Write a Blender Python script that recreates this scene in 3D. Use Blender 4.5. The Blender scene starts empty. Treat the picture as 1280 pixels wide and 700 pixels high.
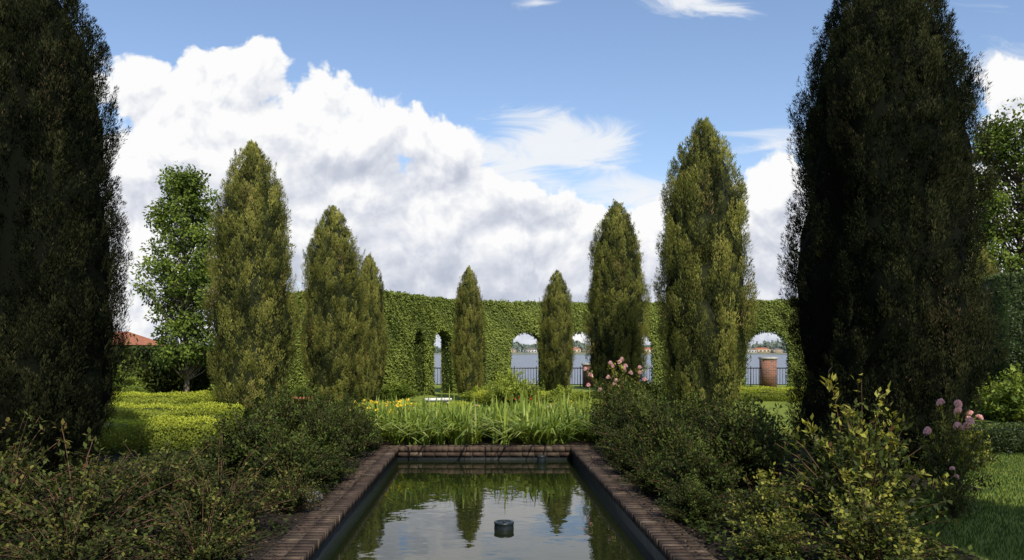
import bpy, math, numpy as np
from mathutils import Vector
sc=bpy.context.scene
sc.view_settings.view_transform='Standard'
sc.view_settings.look='None'
sc.view_settings.exposure=0
RNG=np.random.default_rng(7)
CH=1.7
def PX(px,Y): return (px-602)/1000.0*Y
def HZ(py,Y): return CH+(440-py)/1000.0*Y

# ---------------------------------------------------------------- materials
def newmat(name):
    m=bpy.data.materials.new(name); m.use_nodes=True
    nt=m.node_tree; nt.nodes.clear()
    out=nt.nodes.new('ShaderNodeOutputMaterial')
    return m,nt,out
def N(nt,t,**k):
    n=nt.nodes.new(t)
    for a,b in k.items(): setattr(n,a,b)
    return n
def ramp(nt,fac,stops):
    r=N(nt,'ShaderNodeValToRGB'); nt.links.new(fac,r.inputs['Fac'])
    e=r.color_ramp.elements
    while len(e)<len(stops): e.new(0.5)
    for i,(p,c) in enumerate(stops):
        e[i].position=p; e[i].color=(c[0],c[1],c[2],1)
    return r.outputs['Color']
def leafmat(name,stops,transl=0.25,rough=0.55,spec=0.3,k=1.0):
    stops=[(p,tuple(x*k for x in c)) for p,c in stops]
    m,nt,out=newmat(name)
    at=N(nt,'ShaderNodeAttribute',attribute_name='tint')
    col=ramp(nt,at.outputs['Fac'],stops)
    p=N(nt,'ShaderNodeBsdfPrincipled'); p.inputs['Roughness'].default_value=rough
    p.inputs['Specular IOR Level'].default_value=spec
    nt.links.new(col,p.inputs['Base Color'])
    if transl>0:
        t=N(nt,'ShaderNodeBsdfTranslucent'); 
        hs=N(nt,'ShaderNodeHueSaturation'); hs.inputs['Value'].default_value=1.5; hs.inputs['Saturation'].default_value=1.1; hs.inputs['Hue'].default_value=0.485
        nt.links.new(col,hs.inputs['Color']); nt.links.new(hs.outputs[0],t.inputs['Color'])
        mx=N(nt,'ShaderNodeMixShader'); mx.inputs[0].default_value=transl
        nt.links.new(p.outputs[0],mx.inputs[1]); nt.links.new(t.outputs[0],mx.inputs[2])
        nt.links.new(mx.outputs[0],out.inputs[0])
    else: nt.links.new(p.outputs[0],out.inputs[0])
    return m
def noisemat(name,stops,scale=4,detail=6,rough=0.9,bump=0.3,bscale=None,spec=0.2,mapscale=None):
    m,nt,out=newmat(name)
    tc=N(nt,'ShaderNodeTexCoord'); v=tc.outputs['Object']
    if mapscale:
        mp=N(nt,'ShaderNodeMapping'); mp.inputs['Scale'].default_value=mapscale
        nt.links.new(v,mp.inputs[0]); v=mp.outputs[0]
    n=N(nt,'ShaderNodeTexNoise'); n.inputs['Scale'].default_value=scale; n.inputs['Detail'].default_value=detail
    n.inputs['Roughness'].default_value=0.65
    nt.links.new(v,n.inputs['Vector'])
    p=N(nt,'ShaderNodeBsdfPrincipled'); p.inputs['Roughness'].default_value=rough; p.inputs['Specular IOR Level'].default_value=spec
    nt.links.new(ramp(nt,n.outputs['Fac'],stops),p.inputs['Base Color'])
    if bump>0:
        n2=N(nt,'ShaderNodeTexNoise'); n2.inputs['Scale'].default_value=bscale or scale*6; n2.inputs['Detail'].default_value=3
        nt.links.new(v,n2.inputs['Vector'])
        b=N(nt,'ShaderNodeBump'); b.inputs['Strength'].default_value=bump; b.inputs['Distance'].default_value=0.05
        nt.links.new(n2.outputs['Fac'],b.inputs['Height']); nt.links.new(b.outputs[0],p.inputs['Normal'])
    nt.links.new(p.outputs[0],out.inputs[0])
    return m
M={}
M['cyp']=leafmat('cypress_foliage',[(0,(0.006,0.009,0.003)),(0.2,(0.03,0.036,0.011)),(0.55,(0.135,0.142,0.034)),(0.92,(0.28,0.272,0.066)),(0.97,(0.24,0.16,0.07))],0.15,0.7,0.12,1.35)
M['cypdark']=leafmat('shaded_cypress_foliage',[(0,(0.003,0.004,0.002)),(0.25,(0.006,0.009,0.004)),(0.6,(0.020,0.025,0.010)),(0.92,(0.054,0.058,0.022)),(0.97,(0.09,0.06,0.035))],0.08,0.85,0.06)  # darker copy of the cypress colours, shade painted into the near trees
M['ivy']=leafmat('ivy_leaves',[(0,(0.02,0.03,0.008)),(0.35,(0.10,0.132,0.025)),(0.7,(0.185,0.23,0.042)),(1,(0.28,0.325,0.07))],0.15,0.55,.2)
M['box']=leafmat('box_hedge_leaves',[(0,(0.05,0.07,0.012)),(0.35,(0.21,0.25,0.028)),(0.7,(0.37,0.41,0.045)),(1,(0.48,0.51,0.08))],0.2,0.6,.15)
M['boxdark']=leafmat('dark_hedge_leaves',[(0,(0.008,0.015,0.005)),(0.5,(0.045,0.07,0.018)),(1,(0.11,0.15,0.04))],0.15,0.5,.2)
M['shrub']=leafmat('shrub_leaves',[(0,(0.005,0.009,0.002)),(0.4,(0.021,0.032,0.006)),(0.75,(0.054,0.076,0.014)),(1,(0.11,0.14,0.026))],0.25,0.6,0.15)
M['rose']=leafmat('rose_leaves',[(0,(0.010,0.017,0.004)),(0.35,(0.033,0.05,0.01)),(0.65,(0.09,0.112,0.02)),(0.9,(0.36,0.36,0.062)),(1,(0.13,0.07,0.035))],0.35,0.5,0.2)
M['roseleft']=leafmat('olive_shrub_leaves',[(0,(0.008,0.012,0.003)),(0.4,(0.027,0.037,0.008)),(0.75,(0.076,0.094,0.019)),(0.88,(0.17,0.18,0.038)),(1,(0.12,0.05,0.03))],0.25,0.6,0.15)
M['mound']=leafmat('golden_shrub_leaves',[(0,(0.04,0.06,0.01)),(0.5,(0.2,0.26,0.035)),(1,(0.38,0.43,0.07))],0.25,0.5,.2)
M['broad']=leafmat('broad_leaves',[(0,(0.02,0.035,0.008)),(0.4,(0.09,0.135,0.022)),(0.75,(0.18,0.24,0.042)),(1,(0.28,0.34,0.075))],0.35,0.6,.12)
M['iris']=leafmat('strap_leaves',[(0,(0.05,0.085,0.015)),(0.5,(0.17,0.24,0.04)),(0.85,(0.31,0.38,0.07)),(1,(0.38,0.4,0.12))],0.3,0.5,.2)
M['grassb']=leafmat('grass_blades',[(0,(0.025,0.05,0.01)),(0.5,(0.06,0.11,0.02)),(1,(0.12,0.17,0.035))],0.3,0.5)
M['pink']=leafmat('pink_petals',[(0,(0.55,0.28,0.28)),(0.5,(0.78,0.5,0.47)),(1,(0.88,0.7,0.64))],0.3,0.5)
M['flowers']=leafmat('mixed_petals',[(0,(0.6,0.05,0.03)),(0.3,(0.65,0.1,0.08)),(0.35,(0.75,0.5,0.04)),(0.7,(0.75,0.58,0.05)),(0.75,(0.6,0.3,0.4)),(1,(0.7,0.6,0.6))],0.2,0.5)
M['brick']=leafmat('coping_brick',[(0,(0.058,0.04,0.032)),(0.4,(0.075,0.053,0.042)),(0.75,(0.092,0.066,0.051)),(1,(0.125,0.096,0.074))],0,0.9,0.12)
def dirty(m,amount=0.5,scale=5):
    nt=m.node_tree; p=[n for n in nt.nodes if n.type=='BSDF_PRINCIPLED'][0]
    src=p.inputs['Base Color'].links[0].from_socket
    tc=N(nt,'ShaderNodeTexCoord'); n=N(nt,'ShaderNodeTexNoise'); n.inputs['Scale'].default_value=scale; n.inputs['Detail'].default_value=8; n.inputs['Roughness'].default_value=.7
    nt.links.new(tc.outputs['Object'],n.inputs['Vector'])
    r=ramp(nt,n.outputs['Fac'],[(0.35,(1-amount,)*3),(0.55,(1.,1.,.95)),(0.68,(1.9,1.85,1.7))])
    mx=N(nt,'ShaderNodeMix',data_type='RGBA',blend_type='MULTIPLY'); mx.inputs[0].default_value=1
    nt.links.new(src,mx.inputs[6]); nt.links.new(r,mx.inputs[7]); nt.links.new(mx.outputs[2],p.inputs['Base Color'])
    b=N(nt,'ShaderNodeBump'); b.inputs['Strength'].default_value=0.3; b.inputs['Distance'].default_value=0.01
    n3=N(nt,'ShaderNodeTexNoise'); n3.inputs['Scale'].default_value=60; nt.links.new(tc.outputs['Object'],n3.inputs['Vector'])
    nt.links.new(n3.outputs['Fac'],b.inputs['Height']); nt.links.new(b.outputs[0],p.inputs['Normal'])
dirty(M['brick'],0.6,3)
M['mortar']=noisemat('mortar',[(0.3,(0.05,0.04,0.033)),(0.7,(0.1,0.082,0.066))],8)
M['tile']=noisemat('pool_lining',[(0.3,(0.005,0.008,0.009)),(0.7,(0.014,0.017,0.02))],3,6,0.6,0.2)
M['bark']=noisemat('bark',[(0.3,(0.05,0.035,0.025)),(0.7,(0.16,0.12,0.09))],6,6,0.9,0.8,mapscale=(3,3,.5))
M['palebark']=noisemat('pale_bark',[(0.3,(0.09,0.075,0.06)),(0.7,(0.2,0.17,0.14))],6,6,0.9,0.5,mapscale=(3,3,.8))
M['stem']=noisemat('stems',[(0.3,(0.07,0.04,0.025)),(0.7,(0.19,0.11,0.065))],10,bump=0)
M['iron']=noisemat('black_iron',[(0.3,(0.012,0.012,0.013)),(0.7,(0.03,0.03,0.03))],10,4,0.45,0,spec=0.5)
M['stone']=noisemat('white_stone',[(0.3,(0.55,0.54,0.5)),(0.7,(0.78,0.77,0.73))],8,6,0.8,0.3)
M['cap']=noisemat('cap_stone',[(0.3,(0.3,0.28,0.25)),(0.7,(0.46,0.44,0.4))],8,6,0.8,0.3)
M['rock']=noisemat('grey_rock',[(0.3,(0.07,0.065,0.06)),(0.7,(0.2,0.185,0.165))],6,8,0.9,0.8)
M['terra']=noisemat('terracotta',[(0.3,(0.26,0.09,0.05)),(0.7,(0.42,0.17,0.09))],6,6,0.8,0.2)
M['stucco']=noisemat('stucco',[(0.3,(0.38,0.3,0.2)),(0.7,(0.5,0.42,0.3))],3,6,0.9,0.2)
M['whitep']=noisemat('pale_paint',[(0.3,(0.4,0.39,0.37)),(0.7,(0.5,0.49,0.46))],1,3,0.8,0)
M['roofg']=noisemat('shingles',[(0.3,(0.12,0.1,0.09)),(0.7,(0.22,0.19,0.17))],3,4,0.9,0)
M['glass']=noisemat('window_glass',[(0.3,(0.02,0.03,0.04)),(0.7,(0.04,0.05,0.06))],1,2,0.15,0.0,spec=0.6)
M['soil']=noisemat('mulch_soil',[(0.3,(0.010,0.007,0.005)),(0.5,(0.024,0.017,0.012)),(0.7,(0.055,0.04,0.028))],9,8,0.95,1.0,40)
M['grass']=noisemat('lawn',[(0.3,(0.11,0.15,0.02)),(0.5,(0.18,0.23,0.034)),(0.7,(0.25,0.29,0.055))],1.2,8,0.9,0.7,60)
M['dist']=leafmat('distant_trees',[(0,(0.07,0.1,0.09)),(0.5,(0.11,0.14,0.115)),(1,(0.15,0.175,0.14))],0,0.9,0.0)  # distance haze is mixed into this pale bluish foliage colour
M['shore']=noisemat('far_bank',[(0.3,(0.12,0.14,0.1)),(0.7,(0.2,0.2,0.15))],.05,4,0.9,0)
M['pump']=noisemat('dark_plastic',[(0.3,(0.008,0.012,0.015)),(0.7,(0.02,0.028,0.03))],10,4,0.35,0,spec=0.5)
def brickwall():
    m,nt,out=newmat('brickwork')
    tc=N(nt,'ShaderNodeTexCoord'); s=N(nt,'ShaderNodeSeparateXYZ'); nt.links.new(tc.outputs['Object'],s.inputs[0])
    a=N(nt,'ShaderNodeMath',operation='ADD'); nt.links.new(s.outputs[0],a.inputs[0]); nt.links.new(s.outputs[1],a.inputs[1])
    c=N(nt,'ShaderNodeCombineXYZ'); nt.links.new(a.outputs[0],c.inputs[0]); nt.links.new(s.outputs[2],c.inputs[1])
    b=N(nt,'ShaderNodeTexBrick'); nt.links.new(c.outputs[0],b.inputs['Vector'])
    b.inputs['Scale'].default_value=1; b.inputs['Brick Width'].default_value=0.22; b.inputs['Row Height'].default_value=0.085; b.inputs['Mortar Size'].default_value=0.008
    b.inputs['Color1'].default_value=(0.24,0.085,0.05,1); b.inputs['Color2'].default_value=(0.12,0.05,0.033,1); b.inputs['Mortar'].default_value=(0.24,0.2,0.16,1)
    p=N(nt,'ShaderNodeBsdfPrincipled'); p.inputs['Roughness'].default_value=.9
    nt.links.new(b.outputs['Color'],p.inputs['Base Color']); nt.links.new(p.outputs[0],out.inputs[0]); return m
M['brickwall']=brickwall()
def water(name,col,rough,scale,strength,dist,ms=None):
    m,nt,out=newmat(name)
    p=N(nt,'ShaderNodeBsdfPrincipled'); p.inputs['Base Color'].default_value=(*col,1); p.inputs['Roughness'].default_value=rough
    p.inputs['IOR'].default_value=1.33; p.inputs['Specular IOR Level'].default_value=0.65
    tc=N(nt,'ShaderNodeTexCoord'); mp=N(nt,'ShaderNodeMapping'); nt.links.new(tc.outputs['Object'],mp.inputs[0])
    if ms: mp.inputs['Scale'].default_value=ms
    n=N(nt,'ShaderNodeTexNoise'); n.inputs['Scale'].default_value=scale; n.inputs['Detail'].default_value=3; nt.links.new(mp.outputs[0],n.inputs['Vector'])
    b=N(nt,'ShaderNodeBump'); b.inputs['Strength'].default_value=strength; b.inputs['Distance'].default_value=dist
    nt.links.new(n.outputs['Fac'],b.inputs['Height']); nt.links.new(b.outputs[0],p.inputs['Normal']); nt.links.new(p.outputs[0],out.inputs[0]); return m
M['pool']=water('pool_water',(0.010,0.014,0.005),0.015,2.2,0.45,0.008)
M['river']=water('river_water',(0.035,0.055,0.085),0.25,0.8,1.0,0.25,(0.5,1,1))

# ---------------------------------------------------------------- geometry helpers
class Geo:
    def __init__(s): s.V=[];s.Q=[];s.T=[];s.n=0
    def add(s,V,Q,T):
        V=np.asarray(V,float).reshape(-1,3);Q=np.asarray(Q,int).reshape(-1,4)
        T=np.broadcast_to(np.asarray(T,float),(len(Q),))
        s.V.append(V);s.Q.append(Q+s.n);s.T.append(T);s.n+=len(V)
    def mesh(s,name,mat,smooth=False):
        V=np.concatenate(s.V);Q=np.concatenate(s.Q);T=np.clip(np.concatenate(s.T),0,1)
        me=bpy.data.meshes.new(name)
        me.vertices.add(len(V)); me.vertices.foreach_set('co',V.astype(np.float32).ravel())
        me.loops.add(Q.size); me.loops.foreach_set('vertex_index',Q.astype(np.int32).ravel())
        me.polygons.add(len(Q)); me.polygons.foreach_set('loop_start',(np.arange(len(Q))*4).astype(np.int32))
        me.update(calc_edges=True)
        a=me.attributes.new('tint','FLOAT','FACE'); a.data.foreach_set('value',T.astype(np.float32))
        if smooth: me.polygons.foreach_set('use_smooth',np.ones(len(Q),bool))
        me.materials.append(mat); me.update()
        return me
def nrm(a): return a/np.maximum(np.linalg.norm(a,axis=-1,keepdims=True),1e-9)
def rvec(n,rng): return nrm(rng.normal(size=(n,3)))
def leaves(g,P,D,Nn,L,W,T,mid=0.45):
    n=len(P); D=nrm(D); S=nrm(np.cross(D,Nn)); U=np.cross(S,D)
    L=np.broadcast_to(L,(n,))[:,None]; W=np.broadcast_to(W,(n,))[:,None]
    V=np.stack([P,P+D*L*mid+S*W/2+U*W*.15,P+D*L,P+D*L*mid-S*W/2+U*W*.15],1)
    g.add(V,np.arange(4*n).reshape(-1,4),T)
def tube(g,P,R,k=6,T=0.5):
    P=np.asarray(P,float);R=np.asarray(R,float);n=len(P)
    t=nrm(np.gradient(P,axis=0)); ref=np.where(np.abs(t[:,2:3])>.9,np.array([[1.,0,0]]),np.array([[0,0,1.]]))
    a=nrm(np.cross(t,ref));b=np.cross(t,a)
    th=np.arange(k)*2*math.pi/k
    V=P[:,None]+R[:,None,None]*(a[:,None]*np.cos(th)[None,:,None]+b[:,None]*np.sin(th)[None,:,None])
    i,j=np.meshgrid(np.arange(n-1),np.arange(k),indexing='ij'); j2=(j+1)%k
    Q=np.stack([i*k+j,i*k+j2,(i+1)*k+j2,(i+1)*k+j],-1)
    g.add(V,Q,T)
def box(g,x0,x1,y0,y1,z0,z1,T=0.5):
    V=[(x0,y0,z0),(x1,y0,z0),(x1,y1,z0),(x0,y1,z0),(x0,y0,z1),(x1,y0,z1),(x1,y1,z1),(x0,y1,z1)]
    g.add(V,[(0,3,2,1),(4,5,6,7),(0,1,5,4),(1,2,6,5),(2,3,7,6),(3,0,4,7)],T)
def lathe(g,prof,k=24,T=0.5):
    n=len(prof);th=np.arange(k)*2*math.pi/k
    V=[[ (r*math.cos(a),r*math.sin(a),z) for a in th] for r,z in prof]
    i,j=np.meshgrid(np.arange(n-1),np.arange(k),indexing='ij'); j2=(j+1)%k
    g.add(np.array(V),np.stack([i*k+j,i*k+j2,(i+1)*k+j2,(i+1)*k+j],-1),T)
col=sc.collection
def obj(name,me,parent=None,loc=(0,0,0),rot=(0,0,0),scale=(1,1,1)):
    o=bpy.data.objects.new(name,me); col.objects.link(o)
    o.location=loc;o.rotation_euler=rot;o.scale=scale
    if parent: o.parent=parent
    return o
def tag(o,label,cat,group=None,kind=None):
    if label:o['label']=label
    if cat:o['category']=cat
    if group:o['group']=group
    if kind:o['kind']=kind
    return o
def thing(name,label,cat,parts,loc=(0,0,0),rot=0,scale=(1,1,1),group=None):
    e=obj(name,None,None,loc,(0,0,rot),scale); e.empty_display_size=.2
    tag(e,label,cat,group)
    for p in parts:
        obj(p[0],p[1],e,*(p[2:] if len(p)>2 else ()))
    return e
def solo(name,me,label,cat,loc=(0,0,0),rot=0,scale=(1,1,1),group=None,kind=None):
    return tag(obj(name,me,None,loc,(0,0,rot),scale),label,cat,group,kind)

# ---------------------------------------------------------------- world
W=bpy.data.worlds.new("World"); sc.world=W; W.use_nodes=True
nt=W.node_tree; nt.nodes.clear()
to_sun=Vector((0.24,-0.80,0.86)).normalized()
elev=math.asin(to_sun.z); azr=math.atan2(to_sun.x,to_sun.y)
sky=N(nt,'ShaderNodeTexSky',sky_type='NISHITA'); sky.sun_disc=False; sky.sun_elevation=elev; sky.sun_rotation=azr
sky.air_density=1.0; sky.dust_density=1.0; sky.ozone_density=2.0
def mk(nt,op,a,b=None,c=None,clamp=False):
    m=N(nt,'ShaderNodeMath',operation=op); m.use_clamp=clamp
    for i,x in enumerate((a,b,c)):
        if x is None: continue
        if isinstance(x,(int,float)): m.inputs[i].default_value=x
        else: nt.links.new(x,m.inputs[i])
    return m.outputs[0]
def vk(nt,op,a,b=None,out=0):
    m=N(nt,'ShaderNodeVectorMath',operation=op)
    for i,x in enumerate((a,b)):
        if x is None: continue
        if isinstance(x,tuple): m.inputs[i].default_value=x
        else: nt.links.new(x,m.inputs[i])
    return m.outputs[out]
def ellf(nt,vec,cx,cy,rx,ry,w=1.):
    c=((cx-602)/1000.,(440-cy)/1000.,0)
    d=vk(nt,'SUBTRACT',vec,c); d=vk(nt,'MULTIPLY',d,(1000./rx,1000./ry,0)); L=vk(nt,'LENGTH',d,None,1)
    return mk(nt,'MULTIPLY_ADD',L,-w,w)
grp=bpy.data.node_groups.new('cloud_field','ShaderNodeTree')
grp.interface.new_socket('Vector',in_out='INPUT',socket_type='NodeSocketVector')
grp.interface.new_socket('Field',in_out='OUTPUT',socket_type='NodeSocketFloat')
gi=N(grp,'NodeGroupInput');go=N(grp,'NodeGroupOutput')
P0=gi.outputs[0]
wn=N(grp,'ShaderNodeTexNoise',noise_dimensions='2D'); wn.inputs['Scale'].default_value=9; wn.inputs['Detail'].default_value=5; grp.links.new(P0,wn.inputs['Vector'])
wv=vk(grp,'SUBTRACT',wn.outputs['Color'],(.5,.5,.5))
P1=vk(grp,'ADD',P0,vk(grp,'MULTIPLY',wv,(0.09,0.08,0)))
ell=[(250,165,170,115,1.1),(165,100,60,55,1),(300,95,80,70,1.1),(420,165,120,80,1.15),(545,185,80,75,1.2),
 (200,290,380,170,1.3),(480,270,210,110,1.3),(640,250,110,55,1.0),(700,345,350,115,1.4),
 (930,340,260,105,1.3),(975,245,70,85,.9),(1265,125,80,75,1),(1220,290,240,140,1.2),
 (0,230,200,150,1),(1480,260,180,150,1),(500,400,1300,60,1.3)]
acc=None
for e_ in ell:
    f=ellf(grp,P1,*e_)
    acc=f if acc is None else mk(grp,'SMOOTH_MAX',acc,f,0.1)
n1=N(grp,'ShaderNodeTexNoise',noise_dimensions='2D'); n1.inputs['Scale'].default_value=9; n1.inputs['Detail'].default_value=8; n1.inputs['Roughness'].default_value=.53; grp.links.new(P0,n1.inputs['Vector'])
vo=N(grp,'ShaderNodeTexVoronoi',feature='F1',voronoi_dimensions='2D'); vo.inputs['Scale'].default_value=13
vo.inputs['Detail'].default_value=3; vo.inputs['Roughness'].default_value=.5; vo.inputs['Lacunarity'].default_value=2.3
grp.links.new(vk(grp,'ADD',P0,vk(grp,'MULTIPLY',wv,(.05,.05,0))),vo.inputs['Vector'])
F=mk(grp,'MULTIPLY_ADD',n1.outputs['Fac'],.5,mk(grp,'MINIMUM',acc,0.75))
F=mk(grp,'MULTIPLY_ADD',vo.outputs['Distance'],-.55,F)
F=mk(grp,'ADD',F,-.25+.24)
grp.links.new(F,go.inputs[0])
tc=N(nt,'ShaderNodeTexCoord'); sp=N(nt,'ShaderNodeSeparateXYZ'); nt.links.new(tc.outputs['Generated'],sp.inputs[0])
ay=mk(nt,'MAXIMUM',mk(nt,'ABSOLUTE',sp.outputs[1]),0.1)
u=mk(nt,'DIVIDE',sp.outputs[0],ay); v=mk(nt,'DIVIDE',sp.outputs[2],ay)
cb=N(nt,'ShaderNodeCombineXYZ'); nt.links.new(u,cb.inputs[0]); nt.links.new(v,cb.inputs[1])
def field(vec):
    g=N(nt,'ShaderNodeGroup'); g.node_tree=grp; nt.links.new(vec,g.inputs[0]); return g.outputs[0]
F0=field(cb.outputs[0]); F1=field(vk(nt,'ADD',cb.outputs[0],(-0.006,0.018,0)))
def sstep(x,a,b):
    m=N(nt,'ShaderNodeMapRange',interpolation_type='SMOOTHSTEP'); nt.links.new(x,m.inputs[0]); m.inputs[1].default_value=a; m.inputs[2].default_value=b; return m.outputs[0]
mask=sstep(F0,0.0,0.18)
g1=mk(nt,'MAXIMUM',ellf(nt,cb.outputs[0],470,228,180,62),mk(nt,'MAXIMUM',ellf(nt,cb.outputs[0],660,255,100,45),ellf(nt,cb.outputs[0],250,250,170,50)))
g2=mk(nt,'MAXIMUM',ellf(nt,cb.outputs[0],600,350,420,60),ellf(nt,cb.outputs[0],1000,330,220,60))
ln=N(nt,'ShaderNodeTexNoise',noise_dimensions='2D'); ln.inputs['Scale'].default_value=6; ln.inputs['Detail'].default_value=3; nt.links.new(cb.outputs[0],ln.inputs['Vector'])
zone=mk(nt,'MULTIPLY',sstep(mk(nt,'ADD',mk(nt,'MAXIMUM',g1,g2),mk(nt,'MULTIPLY_ADD',ln.outputs['Fac'],.8,-.4)),-0.05,0.8),.36)
s=mk(nt,'MULTIPLY_ADD',mk(nt,'SUBTRACT',F0,F1),1.0,0.82)
s=mk(nt,'SUBTRACT',s,zone)
s=mk(nt,'MULTIPLY_ADD',sstep(v,0.04,0.24),0.12,mk(nt,'ADD',s,-.12),clamp=True)
ccol=ramp(nt,s,[(0.1,(0.50,0.54,0.64)),(0.38,(0.62,0.655,0.745)),(0.62,(0.80,0.82,0.875)),(0.84,(0.98,0.98,0.98))])
sk=N(nt,'ShaderNodeMix',data_type='RGBA',blend_type='MULTIPLY'); sk.inputs[0].default_value=1; nt.links.new(sky.outputs[0],sk.inputs[6]); sk.inputs[7].default_value=(1.2,1.18,1.2,1)
mp=N(nt,'ShaderNodeMapping'); mp.inputs['Scale'].default_value=(5,18,1); mp.inputs['Rotation'].default_value=(0,0,.12); nt.links.new(cb.outputs[0],mp.inputs[0])
cn=N(nt,'ShaderNodeTexNoise',noise_dimensions='2D'); cn.inputs['Scale'].default_value=1.5; cn.inputs['Detail'].default_value=7; cn.inputs['Roughness'].default_value=.62; cn.inputs['Distortion'].default_value=.6; nt.links.new(mp.outputs[0],cn.inputs['Vector'])
ce=None
for e_ in ((690,178,130,50,1.4),(640,200,100,70,1.1),(870,0,110,26,.9),(670,2,50,16,.8),(960,230,90,90,.7),(800,250,120,40,.6),(1250,90,110,70,.5)):
    f=ellf(nt,cb.outputs[0],*e_); ce=f if ce is None else mk(nt,'MAXIMUM',ce,f)
cm=mk(nt,'MULTIPLY',sstep(mk(nt,'ADD',ce,mk(nt,'MULTIPLY_ADD',cn.outputs['Fac'],2.0,-1.15)),0.0,0.7),.92)
hz=mk(nt,'MULTIPLY',sstep(v,0.24,0.02),.7)
mask=mk(nt,'MAXIMUM',mask,hz)
bg1=N(nt,'ShaderNodeBackground'); nt.links.new(sk.outputs[2],bg1.inputs[0]); bg1.inputs[1].default_value=0.15
bgc=N(nt,'ShaderNodeBackground'); bgc.inputs[0].default_value=(.90,.92,.95,1); bgc.inputs[1].default_value=1
m0=N(nt,'ShaderNodeMixShader'); nt.links.new(cm,m0.inputs[0]); nt.links.new(bg1.outputs[0],m0.inputs[1]); nt.links.new(bgc.outputs[0],m0.inputs[2])
bg2=N(nt,'ShaderNodeBackground'); nt.links.new(ccol,bg2.inputs[0]); bg2.inputs[1].default_value=1.0
mx=N(nt,'ShaderNodeMixShader'); nt.links.new(mask,mx.inputs[0]); nt.links.new(m0.outputs[0],mx.inputs[1]); nt.links.new(bg2.outputs[0],mx.inputs[2])
wo=N(nt,'ShaderNodeOutputWorld'); nt.links.new(mx.outputs[0],wo.inputs[0])
try: W.cycles.sampling_method='MANUAL'; W.cycles.sample_map_resolution=512
except Exception: pass
sl=bpy.data.lights.new('sun','SUN'); sl.energy=5; sl.angle=math.radians(0.5); sl.color=(1,0.93,0.78)
so=bpy.data.objects.new('sun',sl); col.objects.link(so); so.rotation_euler=to_sun.to_track_quat('Z','Y').to_euler(); so.location=(20,-20,40)

# ---------------------------------------------------------------- camera
cam=bpy.data.cameras.new('camera'); co=bpy.data.objects.new('camera',cam); col.objects.link(co); sc.camera=co
co.location=(0,0,CH); co.rotation_euler=(math.radians(90),0,0)
cam.sensor_width=36; cam.lens=36*1000/1280.; cam.shift_x=38/1280.; cam.shift_y=90/1280.; cam.clip_end=6000; cam.clip_start=0.1

# ---------------------------------------------------------------- ground, water
PXL,PXR,PY0,PY1=-1.48,1.59,1.0,14.07
CW=0.30
g=Geo()
def rect(g,x0,x1,y0,y1,z,T=.5): g.add([(x0,y0,z),(x1,y0,z),(x1,y1,z),(x0,y1,z)],[(0,1,2,3)],T)
a0,a1,b0,b1=PXL-.05,PXR+.05,PY0-.05,PY1+.05
rect(g,-400,a0,-200,42,0);rect(g,a1,400,-200,42,0);rect(g,a0,a1,-200,b0,0);rect(g,a0,a1,b1,42,0)
g.add([(-400,42,0),(400,42,0),(400,42,-3),(-400,42,-3)],[(0,3,2,1)],.5)
solo('ground',g.mesh('ground',M['grass']),'mown lawn ground around the pool and down to river','ground',kind='structure')
g=Geo();rect(g,-6000,6000,42.01,5800,-1.2);solo('river_water',g.mesh('river',M['river']),'wide blue grey river with small ripples','water',kind='structure')
g=Geo();rect(g,a0,a1,b0,b1,-0.2);solo('pool_water',g.mesh('poolw',M['pool']),'dark still water in the rectangular pool','water',kind='structure')
g=Geo()
rect(g,-4.9,PXL-CW-.02,1,14.5,.004);rect(g,PXR+CW+.02,4.1,1,14.5,.004);rect(g,-4.9,4.6,14.5,20,.004);rect(g,-3.5,5,20.,24,.004);rect(g,-7,-4.9,8,14.5,.004);rect(g,4.1,6.2,9.8,14.5,.004)
solo('flower_bed_soil',g.mesh('soil',M['soil']),'dark mulch soil of planting beds beside the pool','soil',kind='structure')
g=Geo(); xs=np.linspace(-2500,2500,60); hh=2+1.5*np.sin(xs*.01)
for i in range(59):
    g.add([(xs[i],900,-1.3),(xs[i+1],900,-1.3),(xs[i+1],925,hh[i+1]*.4),(xs[i],925,hh[i]*.4)],[(0,1,2,3)],.5)
    g.add([(xs[i],925,hh[i]*.4),(xs[i+1],925,hh[i+1]*.4),(xs[i+1],1500,hh[i+1]),(xs[i],1500,hh[i])],[(0,1,2,3)],.5)
solo('far_bank_terrain',g.mesh('bank',M['shore']),'low far river bank','terrain',kind='structure')
g=Geo(); n=26000; X=RNG.uniform(-900,1200,n); hm=9+4*np.sin(X*.021)+3*np.sin(X*.07+1)+2*np.sin(X*.19); Z=RNG.uniform(0,1,n)**.7*np.maximum(hm,4)
P=np.stack([X,RNG.uniform(935,990,n),Z],1); leaves(g,P,rvec(n,RNG)+[0,0,.6],np.tile([0,-1.,.3],(n,1))+rvec(n,RNG)*.5,3.5,3.0,RNG.uniform(0,1,n)*.5+Z/25)
solo('distant_treeline',g.mesh('treeline',M['dist']),'hazy green treeline along the far river bank','trees',kind='stuff')
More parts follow.
